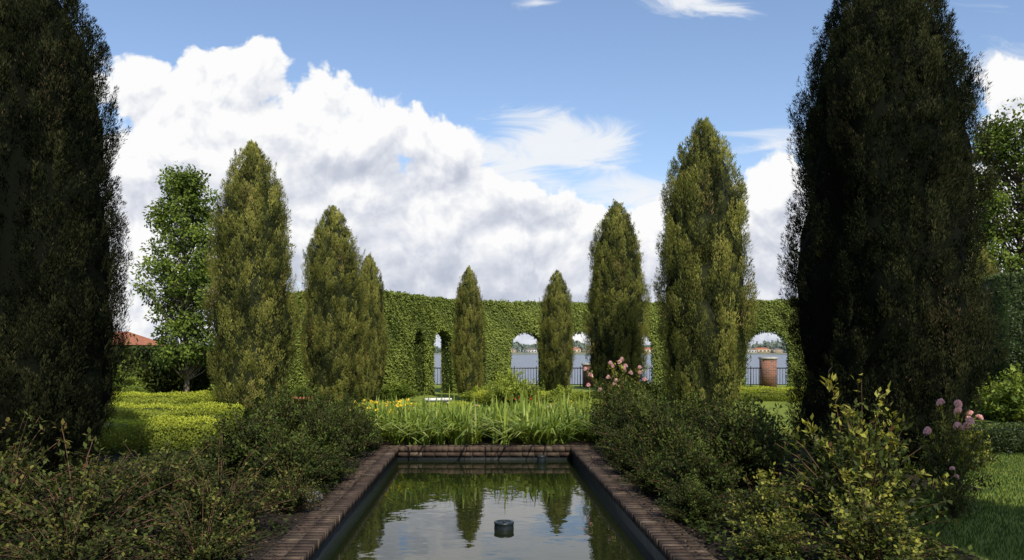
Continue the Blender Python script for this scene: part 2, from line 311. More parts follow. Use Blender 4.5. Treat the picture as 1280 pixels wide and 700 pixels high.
def house_parts(w,d,h,rh,wallm,roofm,nm):
    g=Geo();box(g,-w/2,w/2,-d/2,d/2,0,h);wall=g.mesh(nm+'_wall',wallm)
    g=Geo();e=.3
    V=[(-w/2-e,-d/2-e,h+.002),(w/2+e,-d/2-e,h+.002),(w/2+e,d/2+e,h+.002),(-w/2-e,d/2+e,h+.002),(-w/2*.6,0,h+rh),(w/2*.6,0,h+rh)]
    g.add(V,[(0,1,5,4),(2,3,4,5)],.5); g.add([V[1],V[2],V[5],V[5]],[(0,1,2,3)],.5) ;g.add([V[3],V[0],V[4],V[4]],[(0,1,2,3)],.5);g.add(V[:4],[(0,3,2,1)],.5)
    roof=g.mesh(nm+'_roof',roofm)
    parts=[('wall',wall),('roof',roof)]
    g=Geo();ww=w*.07;box(g,-ww,ww,-.05,.05,0,h*.32);win=g.mesh(nm+'_win',M['glass'])
    for k in range(4): parts.append(('window',win,(-w/2+w*(k+.5)/4,-d/2-.03,h*.45)))
    return parts
hp=[house_parts(13,9,3.6,2,M['whitep'],M['roofg'],'ha'),house_parts(18,9,4.5,2,M['stucco'],M['terra'],'hb'),house_parts(10,8,3.4,2.2,M['stucco'],M['roofg'],'hc')]
for i,px in enumerate([20,160,560,598,612,640,664,716,735,760,810,905,938,952,972,1002,1250]):
    thing('riverside_house','pale house with pitched roof on the river bank','house',hp[i%3],(PX(px,926),926+RNG.uniform(-3,3),.3),RNG.uniform(-.2,.2),group='houses on the far river bank')

# ---------------------------------------------------------------- pool
def bricks(g,x0,x1,y0,y1,alongx,rng,z=.03,w=.105,gap=.005,rows=1):
    L=(x1-x0) if alongx else (y1-y0); n=int(L/w); w=L/n
    for i in range(n):
        for r in range(rows):
            j=rng.uniform(-.004,.004);t=np.clip(rng.normal(.45,.28),0,1);dz=rng.uniform(-.002,.002)
            if alongx:
                dy=(y1-y0)/rows;box(g,x0+i*w+gap/2,x0+(i+1)*w-gap/2,y0+r*dy+gap/2+j,y0+(r+1)*dy-gap/2+j,-.05,z+dz,t)
            else:
                dx=(x1-x0)/rows;box(g,x0+r*dx+gap/2+j,x0+(r+1)*dx-gap/2+j,y0+i*w+gap/2,y0+(i+1)*w-gap/2,-.05,z+dz,t)
g=Geo();rr=np.random.default_rng(3)
bricks(g,PXL-CW,PXL+.03,PY0,PY1-.03,False,rr,rows=2)
bricks(g,PXR-.03,PXR+CW,PY0,PY1-.03,False,rr,rows=2)
bricks(g,PXL-CW,PXR+CW,PY1-.03,PY1+CW,True,rr,rows=2)
cop=g.mesh('coping',M['brick'])
g=Geo();box(g,PXL-CW-.01,PXL+.024,PY0,PY1,-.06,.0255);box(g,PXR-.024,PXR+CW+.01,PY0,PY1,-.06,.0255);box(g,PXL-CW-.01,PXR+CW+.01,PY1-.0235,PY1+CW+.01,-.061,.026)
mor=g.mesh('mortar_bed',M['mortar'])
def wallstrip(m,z0,z1):
    g=Geo();th=.045
    box(g,PXL-th,PXL,PY0,PY1,z0,z1);box(g,PXR,PXR+th,PY0,PY1,z0,z1);box(g,PXL,PXR,PY1,PY1+th,z0,z1);box(g,PXL,PXR,PY0-th,PY0,z0,z1);return g.mesh('lin',m)
lin=wallstrip(M['tile'],-.9,-.062)
g=Geo()
for i in range(14):
    w=(PXR-PXL)/14;box(g,PXL+i*w+.006,PXL+(i+1)*w-.006,PY1-.02,PY1-.002,-.135,-.064,rr.uniform(0,1))
facing=g.mesh('facing',M['brick'])
thing('reflecting_pool','long rectangular pool with weathered brick coping','pool',[('coping',cop),('mortar_bed',mor),('basin_lining',lin),('brick_facing',facing)])
prof=[(0,-.08),(.104,-.08),(.106,.0),(.104,.03),(.103,.052),(.107,.056),(.108,.072),(.102,.078),(.078,.079),(.074,.07),(0,.07)]
g=Geo();lathe(g,prof);body=g.mesh('pumpbody',M['pump'],True)
g=Geo();lathe(g,[(0,.07),(.016,.07),(.014,.086),(0,.086)],12);noz=g.mesh('pumpnoz',M['iron'],True)
thing('fountain_head','round dark fountain head standing in the pool water','fountain',[('float_body',body),('nozzle',noz)],(PX(630,8.6),8.6,-.2),group='fountain heads')
thing('fountain_head','small dark fountain head by the end wall','fountain',[('float_body',body),('nozzle',noz)],(PX(677,13.7),13.7,-.15),scale=(.75,.75,1.0),group='fountain heads')

# ---------------------------------------------------------------- cypress
PR={'far':[.55,.74,.9,1,.95,.83,.67,.48,.29,.10,.02],'near':[.84,.93,.98,1,.96,.87,.73,.55,.36,.14,.02]}
def cypress(seed,H,R,nplume,per,sl,sw,tw=1.0,rag=1.0,K=90,corek=.77,tb=0.,sp_=.13,cr=1.,kz=.95,kind='far'):
    def prof_r(t): return np.interp(t,[0,.05,.15,.35,.56,.72,.82,.89,.94,.98,1],PR[kind])
    r=np.random.default_rng(seed); g=Geo()
    ph=r.uniform(0,6.28,6)
    ca=r.uniform(0,2*math.pi,K); ct=(np.arange(K)+r.uniform(0,1,K))/K; co_=r.uniform(-.1,.07,K)*rag; ctint=r.uniform(-.2,.16,K)
    def clump(a,t):
        a=np.atleast_1d(a);t=np.broadcast_to(t,a.shape)
        da=(a[:,None]-ca[None]+math.pi)%(2*math.pi)-math.pi
        pr=np.maximum(prof_r(t),.25)[:,None]
        d2=(da*R*pr/.32)**2+((t[:,None]-ct[None])*H/kz)**2
        k=np.argmin(d2,1);d=np.sqrt(d2[np.arange(len(a)),k])
        return k,d
    def lump(a,t): return 1+rag*(.05*np.sin(3*a+ph[0]+4*t)+.035*np.sin(5*a+ph[1]-9*t)+.03*np.sin(14*t+ph[2]+a))
    nz,k=60,40; tz=np.linspace(0,1,nz); th=np.arange(k)*2*math.pi/k
    V=np.zeros((nz,k,3))
    for i,t in enumerate(tz):
        kk,d=clump(th,t)
        rad=R*prof_r(t)*corek*lump(th,t)*(1+co_[kk]*.6+.04-.13*cr*np.minimum(d,1.3)**2); V[i,:,0]=rad*np.cos(th);V[i,:,1]=rad*np.sin(th);V[i,:,2]=.12+t*(H*.92-.12)
    i,j=np.meshgrid(np.arange(nz-1),np.arange(k),indexing='ij'); j2=(j+1)%k
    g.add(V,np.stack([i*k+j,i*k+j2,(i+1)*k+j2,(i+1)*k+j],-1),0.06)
    t=r.uniform(0,1,nplume)*.985; keep=r.uniform(0,1,nplume)<.22+.78*prof_r(t); t=t[keep]; m=len(t)
    pf=prof_r(t); a=r.uniform(0,2*math.pi,m); kk,d=clump(a,t)
    spike=(r.uniform(0,1,m)<sp_)
    rad=R*pf*lump(a,t)*(r.uniform(.78,.93,m)+co_[kk]+.05-.15*cr*np.minimum(d,1.4)**2)
    B=np.stack([rad*np.cos(a),rad*np.sin(a),.1+t*(H*.94-.1)],1)
    out=np.stack([np.cos(a),np.sin(a),np.zeros(m)],1)
    sc_=(.45+.55*pf)
    PL=r.uniform(.22,.44,m)*tw*sc_*np.where(spike,1.5,1); PW=r.uniform(.055,.11,m)*tw*sc_*np.where(spike,.6,1)
    D=nrm(out*((r.uniform(.05,.35,m)+np.where(spike,.05,0))*pf-.10*(1-pf))[:,None]+[0,0,1]+r.normal(size=(m,3))*.1)
    tp=.47+ctint[kk]+r.normal(size=m)*.11-.26*np.minimum(d,1.4)**2+.08+tb  # tint falls off towards clump edges, painting shade into the crevices
    idx=np.repeat(np.arange(m),per); n=len(idx)
    q=r.uniform(0,1,n)**.85; rv=rvec(n,r); rv-=D[idx]*np.sum(rv*D[idx],1,keepdims=True); rv=nrm(rv)
    wq=np.sin(np.clip(q*.88+.12,0,1)*math.pi)**.8
    P=B[idx]+D[idx]*(q*PL[idx])[:,None]+rv*(wq*PW[idx]*r.uniform(.3,1,n))[:,None]
    SD=D[idx]+rv*.4+out[idx]*.15+r.normal(size=(n,3))*.22
    outd=np.sum(rv*out[idx],1)
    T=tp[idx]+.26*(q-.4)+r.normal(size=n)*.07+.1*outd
    pat=np.sin(3*a+ph[5])*np.sin(9*t+ph[0])>.8
    br=(r.uniform(0,1,n)<.01)|(pat[idx]&(r.uniform(0,1,n)<.16)); T=np.where(br,1.0,np.clip(T,.05,.93))
    leaves(g,P,SD,out[idx]*1.2+rv*.5+r.normal(size=(n,3))*.4,sl*r.uniform(.6,1.3,n),sw*r.uniform(.7,1.3,n),T)
    return g
def trunkmesh(name,H,r0,seed=1,m='bark'):
    g=Geo();r=np.random.default_rng(seed);z=np.linspace(-.05,H,9);P=np.stack([r.normal(size=9)*.02,r.normal(size=9)*.02,z],1)
    tube(g,P,r0*(1-z/H*.8)*np.where(z<.05,1.35,1),10);return g.mesh(name,M[m],True)
far=[cypress(s,6.5,1.0,2300,62,.062,.014,.95,.9,K=130,sp_=.07,kz=.66,corek=.8).mesh('cypress_far',M['cyp']) for s in (11,12,13)]
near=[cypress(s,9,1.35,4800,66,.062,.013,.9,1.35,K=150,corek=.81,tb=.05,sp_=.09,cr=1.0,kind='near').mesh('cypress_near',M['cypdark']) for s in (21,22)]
ctr=trunkmesh('cyp_trunk',5,.14)
CG='cypress trees flanking the pool'
def put_cyp(me,H0,R0,px,Y,top,wpx,label,rot=0):
    X=PX(px,Y);H=HZ(top,Y);R=wpx*Y/2000.
    s=(R/R0,R/R0,H/H0)
    thing('cypress_tree',label,'tree',[('trunk',ctr),('crown',me)],(X,Y,0),rot,s,CG)
put_cyp(near[0],9,1.35,30,10.6,-110,222,'huge columnar cypress with deep shade put into its dark foliage colour',1.9)
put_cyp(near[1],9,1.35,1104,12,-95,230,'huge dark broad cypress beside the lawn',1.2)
L1='tall olive green columnar cypress beside the pool beds'
put_cyp(far[0],6.5,1,315,19,160,110,L1,0)
put_cyp(far[1],6.5,1,416,24,244,81,L1,1)
put_cyp(far[2],6.5,1,461,27,308,46,'slim cypress half hidden behind a wider one',2)
put_cyp(far[0],6.5,1,586,28,325,42,'small slender cypress in front of the ivy arcade',3)
put_cyp(far[1],6.5,1,696,30.5,330,45,'small slender cypress in front of the ivy arcade',4)
put_cyp(far[2],6.5,1,771,25,239,80,L1,5)
put_cyp(far[1],6.5,1,880,20,130,118,L1,2.4)
put_cyp(far[0],6.5,1,1228,22,300,56,'narrow cypress at the edge of the lawn',4.4)
# unseen cypresses added beside and behind the viewpoint to shade the near beds
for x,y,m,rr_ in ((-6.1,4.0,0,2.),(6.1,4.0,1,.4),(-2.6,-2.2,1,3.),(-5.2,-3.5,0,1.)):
    thing('cypress_tree','huge columnar cypress with deep shade put into its dark foliage colour','tree',[('trunk',ctr),('crown',near[m])],(x,y,0),rr_,(.9,.9,1.05),CG)

# ---------------------------------------------------------------- broadleaf trees
def broadleaf(seed,H,R,zc0,nl,per,ls,spread=.5,bm='bark'):
    r=np.random.default_rng(seed);g=Geo();b=Geo()
    z=np.linspace(-.05,H*.9,10);tr=np.stack([.06*np.sin(z*1.3),.05*np.cos(z),z],1);tube(b,tr,.09*(1-z/H*.85)*np.where(z<.1,1.3,1),10)
    E=[]
    for i in range(nl):
        t=r.uniform(0,.97);zz=zc0+(H-zc0)*t;rad=R*math.sqrt(max(0,1-((t-.42)/.62)**2))*r.uniform(.2,1)**.6;a=r.uniform(0,6.28)
        rad*=1+.2*math.sin(3*a+7*t)
        e=np.array([rad*math.cos(a),rad*math.sin(a),zz]);E.append(e)
        s0=np.array([.06*math.sin(zz*.7*1.3),0,max(.8,zz-rad*1.0-.3)]);m=(s0+e)/2+[0,0,-.1]
        tube(b,[s0,m,e],[.022,.013,.005],5)
    E=np.array(E);idx=np.repeat(np.arange(nl),per);n=len(idx);d=rvec(n,r);rr=spread*r.uniform(.1,1,n)**.5*r.uniform(.5,1.15,nl)[idx]
    P=E[idx]+d*rr[:,None]*[1,1,.85]
    T=r.uniform(.15,.6,nl)[idx]+d[:,2]*.15+r.normal(size=n)*.15
    leaves(g,P,d+r.normal(size=(n,3))*.8+[0,0,-.2],d+[0,0,.6]+np.array([.1,-.4,0]),ls*r.uniform(.7,1.2,n),ls*.6,T)
    return b.mesh('tb',M[bm],True),g.mesh('tl',M['broad'])
tb,tl=broadleaf(5,7.4,1.1,1.4,270,80,.115,.38,'palebark')
thing('broadleaf_tree','slender light green broadleaf tree with thin trunk','tree',[('trunk',tb),('crown',tl)],(PX(231,25),25,0))
tb,tl=broadleaf(6,8.7,2.1,1.6,330,100,.12,.5)
thing('broadleaf_tree','full bright green tree behind a clipped hedge','tree',[('trunk',tb),('crown',tl)],(PX(1275,23.5),23.5,0))
thing('broadleaf_tree','full bright green tree behind a clipped hedge','tree',[('trunk',tb),('crown',tl)],(PX(1375,26),26,0),2.,(1,1,.9))

# ---------------------------------------------------------------- ivy arcade
pts=np.array([(-8.6,30.2),(-6,29.2),(-3.7,28.4),(-2.9,30.4),(-2.0,32.4),(-0.7,33.9),(1.2,34.8),(3.5,35.3),(6.5,35.2),(9.5,34.6),(13,33.4),(17.5,31.6)])
seg=np.linalg.norm(np.diff(pts,axis=0),axis=1);cs=np.concatenate([[0],np.cumsum(seg)])
SS=np.arange(0,cs[-1],.06);PL=np.stack([np.interp(SS,cs,pts[:,0]),np.interp(SS,cs,pts[:,1])],1)
kern=np.ones(9)/9
pad=np.pad(PL,((4,4),(0,0)),mode='edge');PL=np.stack([np.convolve(pad[:,0],kern,'valid'),np.convolve(pad[:,1],kern,'valid')],1)
tg=nrm(np.gradient(PL,axis=0));nm=np.stack([tg[:,1],-tg[:,0]],1)
pxs=602+1000*PL[:,0]/PL[:,1]
cent=[]
s_turn=cs[2]
for p,hw_ in ((515,.42),(545,.66),(590,.5),(655,.76),(727,.74),(795,.72),(870,.72),(957,.9),(1045,.85)):
    c=np.where(SS>s_turn)[0];k=c[np.argmin(abs(pxs[c]-p))];cent.append((SS[k],hw_,2.62-hw_))
WH=3.85;TH=.28
def openh(s):
    h=np.zeros_like(s)
    for c,hw,sp_ in cent:
        d=np.abs(s-c);ins=d<hw;h=np.where(ins,sp_+np.sqrt(np.maximum(hw*hw-d*d,0)),h)
    return h
def bmp(s,z): return .05*np.sin(2.3*s+1.7*np.sin(1.9*z))+.04*np.sin(5.1*z+2*s)+.03*np.sin(9*s+7*z)
g=Geo()
hs=openh(SS)
def wp(i,off,z): return (PL[i,0]+nm[i,0]*off,PL[i,1]+nm[i,1]*off,z)
for i in range(len(SS)-1):
    z0=max(hs[i],hs[i+1]) if min(hs[i],hs[i+1])>0 else min(hs[i],hs[i+1]); zt=WH-.06
    za=hs[i] if z0>0 else 0; zb=hs[i+1] if z0>0 else 0
    A=[wp(i,TH,za),wp(i+1,TH,zb),wp(i+1,TH,zt),wp(i,TH,zt),wp(i,-TH,za),wp(i+1,-TH,zb),wp(i+1,-TH,zt),wp(i,-TH,zt)]
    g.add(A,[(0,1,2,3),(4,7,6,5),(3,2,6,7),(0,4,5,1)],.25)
    if (hs[i]>0)!=(hs[i+1]>0):
        k=i+1 if hs[i]>0 else i
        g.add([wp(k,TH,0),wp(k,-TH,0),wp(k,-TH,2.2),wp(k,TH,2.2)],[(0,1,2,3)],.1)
g.add([wp(0,TH,0),wp(0,-TH,0),wp(0,-TH,WH-.06),wp(0,TH,WH-.06)],[(0,1,2,3)],.1)
core=g.mesh('arcade_core',M['ivy'])
g=Geo();r=np.random.default_rng(5)
def wallleaves(n,side,s_lo,s_hi):
    s=r.uniform(s_lo,s_hi,n);z=r.uniform(0,WH+.02,n);oh=openh(s);ok=(oh<=0)|(z>oh+.0);s=s[ok];z=z[ok];n=len(s)
    X=np.interp(s,SS,PL[:,0]);Y=np.interp(s,SS,PL[:,1]);NX=np.interp(s,SS,nm[:,0])*side;NY=np.interp(s,SS,nm[:,1])*side
    o=TH+bmp(s,z)*.35+r.uniform(0,.05,n)
    P=np.stack([X+NX*o,Y+NY*o,z],1);Nn=np.stack([NX,NY,np.full(n,.5)],1)+r.normal(size=(n,3))*.3
    D=np.stack([r.normal(size=n)*.7,r.normal(size=n)*.7,-np.ones(n)*.6+r.normal(size=n)*.4],1)
    T=.55+bmp(s,z)*1.4+r.normal(size=n)*.14+.08*np.sin(1.3*s)*np.sin(2*z+s)
    leaves(g,P,D,Nn,.075*r.uniform(.7,1.3,n),.062,T)
wallleaves(120000,1,0,cs[-1]);wallleaves(10000,-1,0,cs[-1])
n=15000;s=r.uniform(0,cs[-1],n);o=r.uniform(-TH-.06,TH+.06,n);X=np.interp(s,SS,PL[:,0])+np.interp(s,SS,nm[:,0])*o;Y=np.interp(s,SS,PL[:,1])+np.interp(s,SS,nm[:,1])*o
P=np.stack([X,Y,WH-.06+.025*np.sin(s*4)+.025*np.sin(s*9+1)+np.abs(r.normal(size=n))*.04],1)
leaves(g,P,rvec(n,r)+[0,0,.4],rvec(n,r)*.5+[0,0,1],.08,.065,.6+r.normal(size=n)*.18)
for c,hw,sp_ in cent:
    n=1500;a=r.uniform(0,math.pi,n);st=r.uniform(0,1,n)<.5
    hh_=hw-np.abs(r.normal(size=n))*.05
    ds=np.where(st,np.sign(np.cos(a))*hh_,np.cos(a)*hh_);z=np.where(st,r.uniform(0,sp_,n),sp_+np.sin(a)*hh_)
    s=c+ds;o=r.uniform(-TH-.03,TH+.05,n);X=np.interp(s,SS,PL[:,0])+np.interp(s,SS,nm[:,0])*o;Y=np.interp(s,SS,PL[:,1])+np.interp(s,SS,nm[:,1])*o
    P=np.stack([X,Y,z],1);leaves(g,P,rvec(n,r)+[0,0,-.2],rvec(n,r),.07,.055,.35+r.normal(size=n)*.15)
lv=g.mesh('arcade_leaves',M['ivy'])
thing('ivy_arcade','long curved garden wall with arches fully covered by clipped ivy','hedge wall',[('wall_core',core),('ivy_leaves',lv)])

# ---------------------------------------------------------------- railing + pillars
def pillar_parts(w,h):
    g=Geo();box(g,-w/2,w/2,-w/2,w/2,0,h);a=g.mesh('pshaft',M['brickwall'])
    g=Geo();box(g,-w/2-.04,w/2+.04,-w/2-.04,w/2+.04,h+.001,h+.12);b=g.mesh('pcap',M['cap'])
    return [('shaft',a),('cap',b)]
RY=38.5
pill=[(-9,.7,1.1),(-3,.7,1.1),(PX(736,RY),.55,1.05),(PX(850,RY),.55,1.0),(PX(960,RY),.62,1.34),(20,.7,1.1)]
for x,w,h in pill:
    thing('brick_pillar','square red brick pillar with pale stone cap by railing','pillar',pillar_parts(w,h),(x,RY,0),group='brick pillars along the river railing')
for a,b in zip(pill[:-1],pill[1:]):
    x0=a[0]+a[1]/2;x1=b[0]-b[1]/2;L=x1-x0;g=Geo()
    box(g,0,L,-.02,.02,.9,.95);box(g,0,L,-.015,.015,.12,.155)
    rails=g.mesh('rails',M['iron']);g=Geo();npk=int(L/.13)
    for k in range(1,npk):
        x=L*k/npk;t=.022 if k%8==0 else .011;box(g,x-t,x+t,-t*.6,t*.6,.0 if k%8==0 else .156,1.02 if k%8==0 else .899)
    thing('iron_railing','black iron picket railing along the river edge','railing',[('rails',rails),('pickets',g.mesh('pickets',M['iron']))],(x0,RY,0),group='iron railing sections')

# bench
g=Geo();box(g,-.38,.38,-.2,.2,.38,.45);box(g,-.35,.35,-.17,.17,.35,.379);seat=g.mesh('seat',M['stone'])
g=Geo();box(g,-.05,.05,-.16,.16,.04,.349);box(g,-.07,.07,-.18,.18,0,.039);leg=g.mesh('leg',M['stone'])
thing('stone_bench','white stone bench with two block legs before ivy wall','bench',[('seat',seat),('leg',leg,(-.25,0,0)),('leg',leg,(.25,0,0))],(PX(547,23.4),23.4,-.1),.3)

# ---------------------------------------------------------------- hedges
def hedge(w,d,h,seed,mat,dens=700,ls=.055,rnd=.1,wob=1.):
    r=np.random.default_rng(seed);c=Geo();box(c,-w/2+.06,w/2-.06,-d/2+.06,d/2-.06,0,h-.05*wob-.02,.2)
    g=c
    areas=[('t',w*d),('f',w*h),('k',w*h),('l',d*h),('r',d*h)]
    for nme,A in areas:
        n=int(A*dens*(1 if nme in 'tflr' else .4));a=r.uniform(-.5,.5,n);b=r.uniform(0,1,n)
        if nme=='t':P=np.stack([a*w,(b-.5)*d,np.full(n,h)],1);No=np.array([0,0,1.])
        elif nme in'fk':sg=-1 if nme=='f' else 1;P=np.stack([a*w,np.full(n,sg*d/2),b*h],1);No=np.array([0,sg*1.,0.3])
        else:sg=-1 if nme=='l' else 1;P=np.stack([np.full(n,sg*w/2),a*d,b*h],1);No=np.array([sg*1.,0,0.3])
        ex=np.maximum(np.abs(P[:,0])/(w/2),np.abs(P[:,1])/(d/2))
        P[:,2]-=np.where((ex>.85)&(P[:,2]>h*.85),(ex-.85)*rnd*3,0)
        P+=No*( .03*wob*np.sin(P[:,0:1]*3.1+P[:,1:2]*4+seed)+.02*wob*np.sin(P[:,0:1]*7.3+P[:,2:3]*9+1)+np.abs(r.normal(size=(n,1)))*.022-.02)
        T=(.62 if nme=='t' else .06+.34*P[:,2]/h)+r.normal(size=n)*.11+.08*np.sin(P[:,0]*3.1+P[:,1]*4+seed)  # light top, sides darker towards the ground: shading put into the tint
        leaves(g,P,rvec(n,r)+No*.5,No+r.normal(size=(n,3))*.4,ls*r.uniform(.7,1.3,n),ls*.6,T)
    return g.mesh('hedge',mat)
def put_hedge(w,d,h,x,y,mat,label,seed,rot=0,dens=1600,ls=.04,**k):
    solo('clipped_hedge',hedge(w,d,h,seed,mat,dens,ls,**k),label,'hedge',(x,y,0),rot)
put_hedge(6.5,1.3,.62,-9.0,20.2,M['box'],'low bright yellow green clipped box hedge',1,.14,wob=.9)
put_hedge(5.6,1.0,.54,-8.0,16.9,M['box'],'low bright yellow green clipped box hedge',12,.15,wob=.9)
put_hedge(4.4,1.0,.5,-6.8,13.8,M['box'],'low yellow green clipped box hedge in half shade',2,.16,wob=.9)
put_hedge(8,1.1,.42,10.4,28,M['box'],'low clipped box hedge edging the lawn',3,-.03)
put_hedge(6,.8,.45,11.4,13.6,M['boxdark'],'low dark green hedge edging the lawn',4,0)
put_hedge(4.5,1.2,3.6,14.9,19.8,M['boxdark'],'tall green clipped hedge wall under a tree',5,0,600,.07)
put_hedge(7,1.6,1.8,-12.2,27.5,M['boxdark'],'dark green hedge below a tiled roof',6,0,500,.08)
put_hedge(5,1,.42,2.2,24.8,M['box'],'low clipped hedge across the garden bed',7,.02)
put_hedge(3.4,.9,.4,3.4,20.5,M['mound'],'low golden clipped hedge',8,.05)
put_hedge(3.0,.8,.33,-1.8,21.0,M['box'],'low clipped hedge near stone bench',9,-.05)

# ---------------------------------------------------------------- shrubs
def shrub(seed,w,h,ncane,per,ll,lw,mat,fuzz=.09,q0=.3,tw=.006,over=1.08,pw=1.):
    r=np.random.default_rng(seed);st=Geo();g=Geo()
    az=r.uniform(0,6.283,ncane);rho=np.sqrt(r.uniform(0,1,ncane))*.97
    lb=1+.2*np.sin(3*az+seed)+.12*np.sin(5*az+2*seed)
    E=np.stack([np.cos(az)*rho*w/2*lb,np.sin(az)*rho*w/2*lb,h*np.sqrt(1-rho**2*.85)*(1+.14*np.sin(4*az+seed*1.7))*(.55+(over-.55)*r.uniform(0,1,ncane)**pw)],1)
    B=np.stack([np.cos(az)*.08*w*rho,np.sin(az)*.08*w*rho,np.zeros(ncane)],1)
    C=E*[.4,.4,.75]+r.normal(size=(ncane,3))*.05
    bz=lambda q,i:(1-q)[:,None]**2*B[i]+(2*q*(1-q))[:,None]*C[i]+(q**2)[:,None]*E[i]
    for i in range(0,ncane,1 if over>1.25 else 2):
        q=np.linspace(0,1,5);tube(st,bz(q,np.full(5,i)),np.linspace(tw,tw*.35,5),4)
    idx=np.repeat(np.arange(ncane),per);n=len(idx);q=q0+(1-q0)*r.uniform(0,1,n)**.8
    keep=r.uniform(0,1,n)<r.uniform(.35,1.3,ncane)[idx];idx=idx[keep];q=q[keep];n=len(idx)
    P=bz(q,idx)+r.normal(size=(n,3))*fuzz*(1.1-.65*q)[:,None]; P[:,2]=np.maximum(P[:,2],.03)
    out=nrm(P*[1,1,.6]);D=out*.5+rvec(n,r)*.9
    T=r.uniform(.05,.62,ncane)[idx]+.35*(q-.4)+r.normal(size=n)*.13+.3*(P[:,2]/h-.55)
    T=np.minimum(T,.93);T=np.where(r.uniform(0,1,n)<.015,1.,T)
    leaves(g,P,D,rvec(n,r)*.6+[0,0,1]+out*.4,ll*r.uniform(.5,1.25,n),lw*r.uniform(.6,1.2,n),T)
    return st.mesh('stems',M['stem']),g.mesh('fol',mat),E
def flowermesh(seed,R,npet=18):
    r=np.random.default_rng(seed);g=Geo()
    a=np.arange(npet)*2.4;el=np.linspace(.1,1.35,npet);D=np.stack([np.cos(a)*np.cos(el),np.sin(a)*np.cos(el),np.sin(el)],1)
    P=D*.1*R;leaves(g,P,D+[0,0,.1],np.cross(D,np.cross([0,0,1.],D))+.1,R,R*.95,np.linspace(.9,.2,npet)+r.normal(size=npet)*.1,mid=.6);return g
fm=flowermesh(1,.07).mesh('rosebloom',M['pink'])
def big(seed,R): 
    g=Geo();r=np.random.default_rng(seed);n=200;d=rvec(n,r);d[:,2]=np.abs(d[:,2])*.9-.15;leaves(g,d*R*.75,d+rvec(n,r)*.9,d,R*.4,R*.36,r.uniform(0.1,.95,n));return g.mesh('hyd',M['pink'])
hyd=big(2,.1)
SV={}
SV['rose']=[shrub(s,2.0,1.05,92,46,.092,.054,M['rose'],.08,over=1.45,pw=1.4,tw=.007) for s in (31,32,30)]
SV['left']=[shrub(s,2.0,.85,110,46,.078,.044,M['roseleft'],.075,q0=.2,over=1.7,pw=1.9,tw=.008) for s in (33,34,29)]
SV['shrub']=[shrub(s,1.8,1.0,150,72,.074,.037,M['shrub'],.08,q0=.15,over=1.3,pw=1.3) for s in (35,36,37)]
SV['mound']=[shrub(38,1.9,.78,190,70,.07,.04,M['mound'],.07,.4,over=1.0,pw=.5)]
SV['far']=[shrub(s,1.8,1.1,120,50,.11,.06,M['shrub'],.1) for s in (39,40)]
SV['farb']=[shrub(s,1.8,1.1,120,50,.11,.06,M['broad'],.1) for s in (41,)]
def put_shrub(kind,v,x,y,w,h,label,rot=0,fl=None,nf=0,seed=0,z=0,group=None):
    st,fo,E=SV[kind][v%len(SV[kind])]
    base={'rose':(2.0,1.05),'left':(2.0,.85),'shrub':(1.8,1.0),'mound':(1.9,.78),'far':(1.8,1.1),'farb':(1.8,1.1)}[kind]
    parts=[('stems',st),('foliage',fo)]
    if nf:
        r=np.random.default_rng(seed);o=np.argsort(-E[:,2]+r.uniform(0,.4,len(E)))[:nf]
        for k in o: parts.append(('flower',fl,tuple(E[k]+[0,0,.02]),(r.uniform(-.4,.4),r.uniform(-.4,.4),r.uniform(0,6))))
    thing('shrub' if kind!='rose' else 'rose_bush',label,'shrub',parts,(x,y,z),rot,(w/base[0],w/base[0],h/base[1]),group)
G1='shrubs in the beds beside the pool'
for i,(x,y,w,h) in enumerate([(-3.4,6.8,1.6,.68),(-4.6,7.6,1.6,.72),(-2.45,7.5,1.2,.55),(-5.7,8.8,1.8,.6),(-3.5,8.7,1.4,.48),(-2.2,6.3,1.0,.38),(-2.05,8.5,.8,.4),(-4.4,5.9,1.4,.5),(-4.6,9.8,1.5,.28),(-3.0,5.8,1.1,.42)]):
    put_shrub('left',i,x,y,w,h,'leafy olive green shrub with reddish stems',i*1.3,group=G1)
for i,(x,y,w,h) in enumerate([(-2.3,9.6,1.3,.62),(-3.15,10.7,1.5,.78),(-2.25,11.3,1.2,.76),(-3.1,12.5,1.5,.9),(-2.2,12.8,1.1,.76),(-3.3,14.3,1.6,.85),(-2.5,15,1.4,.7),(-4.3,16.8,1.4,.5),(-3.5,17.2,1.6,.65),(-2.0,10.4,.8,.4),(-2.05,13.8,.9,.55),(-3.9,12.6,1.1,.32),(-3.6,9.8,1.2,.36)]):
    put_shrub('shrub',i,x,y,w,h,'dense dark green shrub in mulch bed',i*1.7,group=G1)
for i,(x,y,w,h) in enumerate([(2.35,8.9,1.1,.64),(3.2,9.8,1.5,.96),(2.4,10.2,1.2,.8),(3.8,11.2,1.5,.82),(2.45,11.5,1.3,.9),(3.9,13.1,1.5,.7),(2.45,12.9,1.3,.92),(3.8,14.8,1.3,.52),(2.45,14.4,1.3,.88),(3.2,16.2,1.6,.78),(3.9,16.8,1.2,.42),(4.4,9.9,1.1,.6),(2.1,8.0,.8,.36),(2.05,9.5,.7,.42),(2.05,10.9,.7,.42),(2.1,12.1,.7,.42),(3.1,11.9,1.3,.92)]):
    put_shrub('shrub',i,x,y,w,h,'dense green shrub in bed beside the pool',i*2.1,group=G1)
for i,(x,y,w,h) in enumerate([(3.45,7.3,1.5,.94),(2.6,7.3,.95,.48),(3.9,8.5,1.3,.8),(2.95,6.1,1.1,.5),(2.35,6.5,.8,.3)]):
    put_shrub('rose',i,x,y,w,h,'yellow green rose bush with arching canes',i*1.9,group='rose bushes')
put_shrub('rose',1,2.65,15.2,1.5,1.12,'rose bush with pale pink blooms',.5,fm,18,4,group='rose bushes')
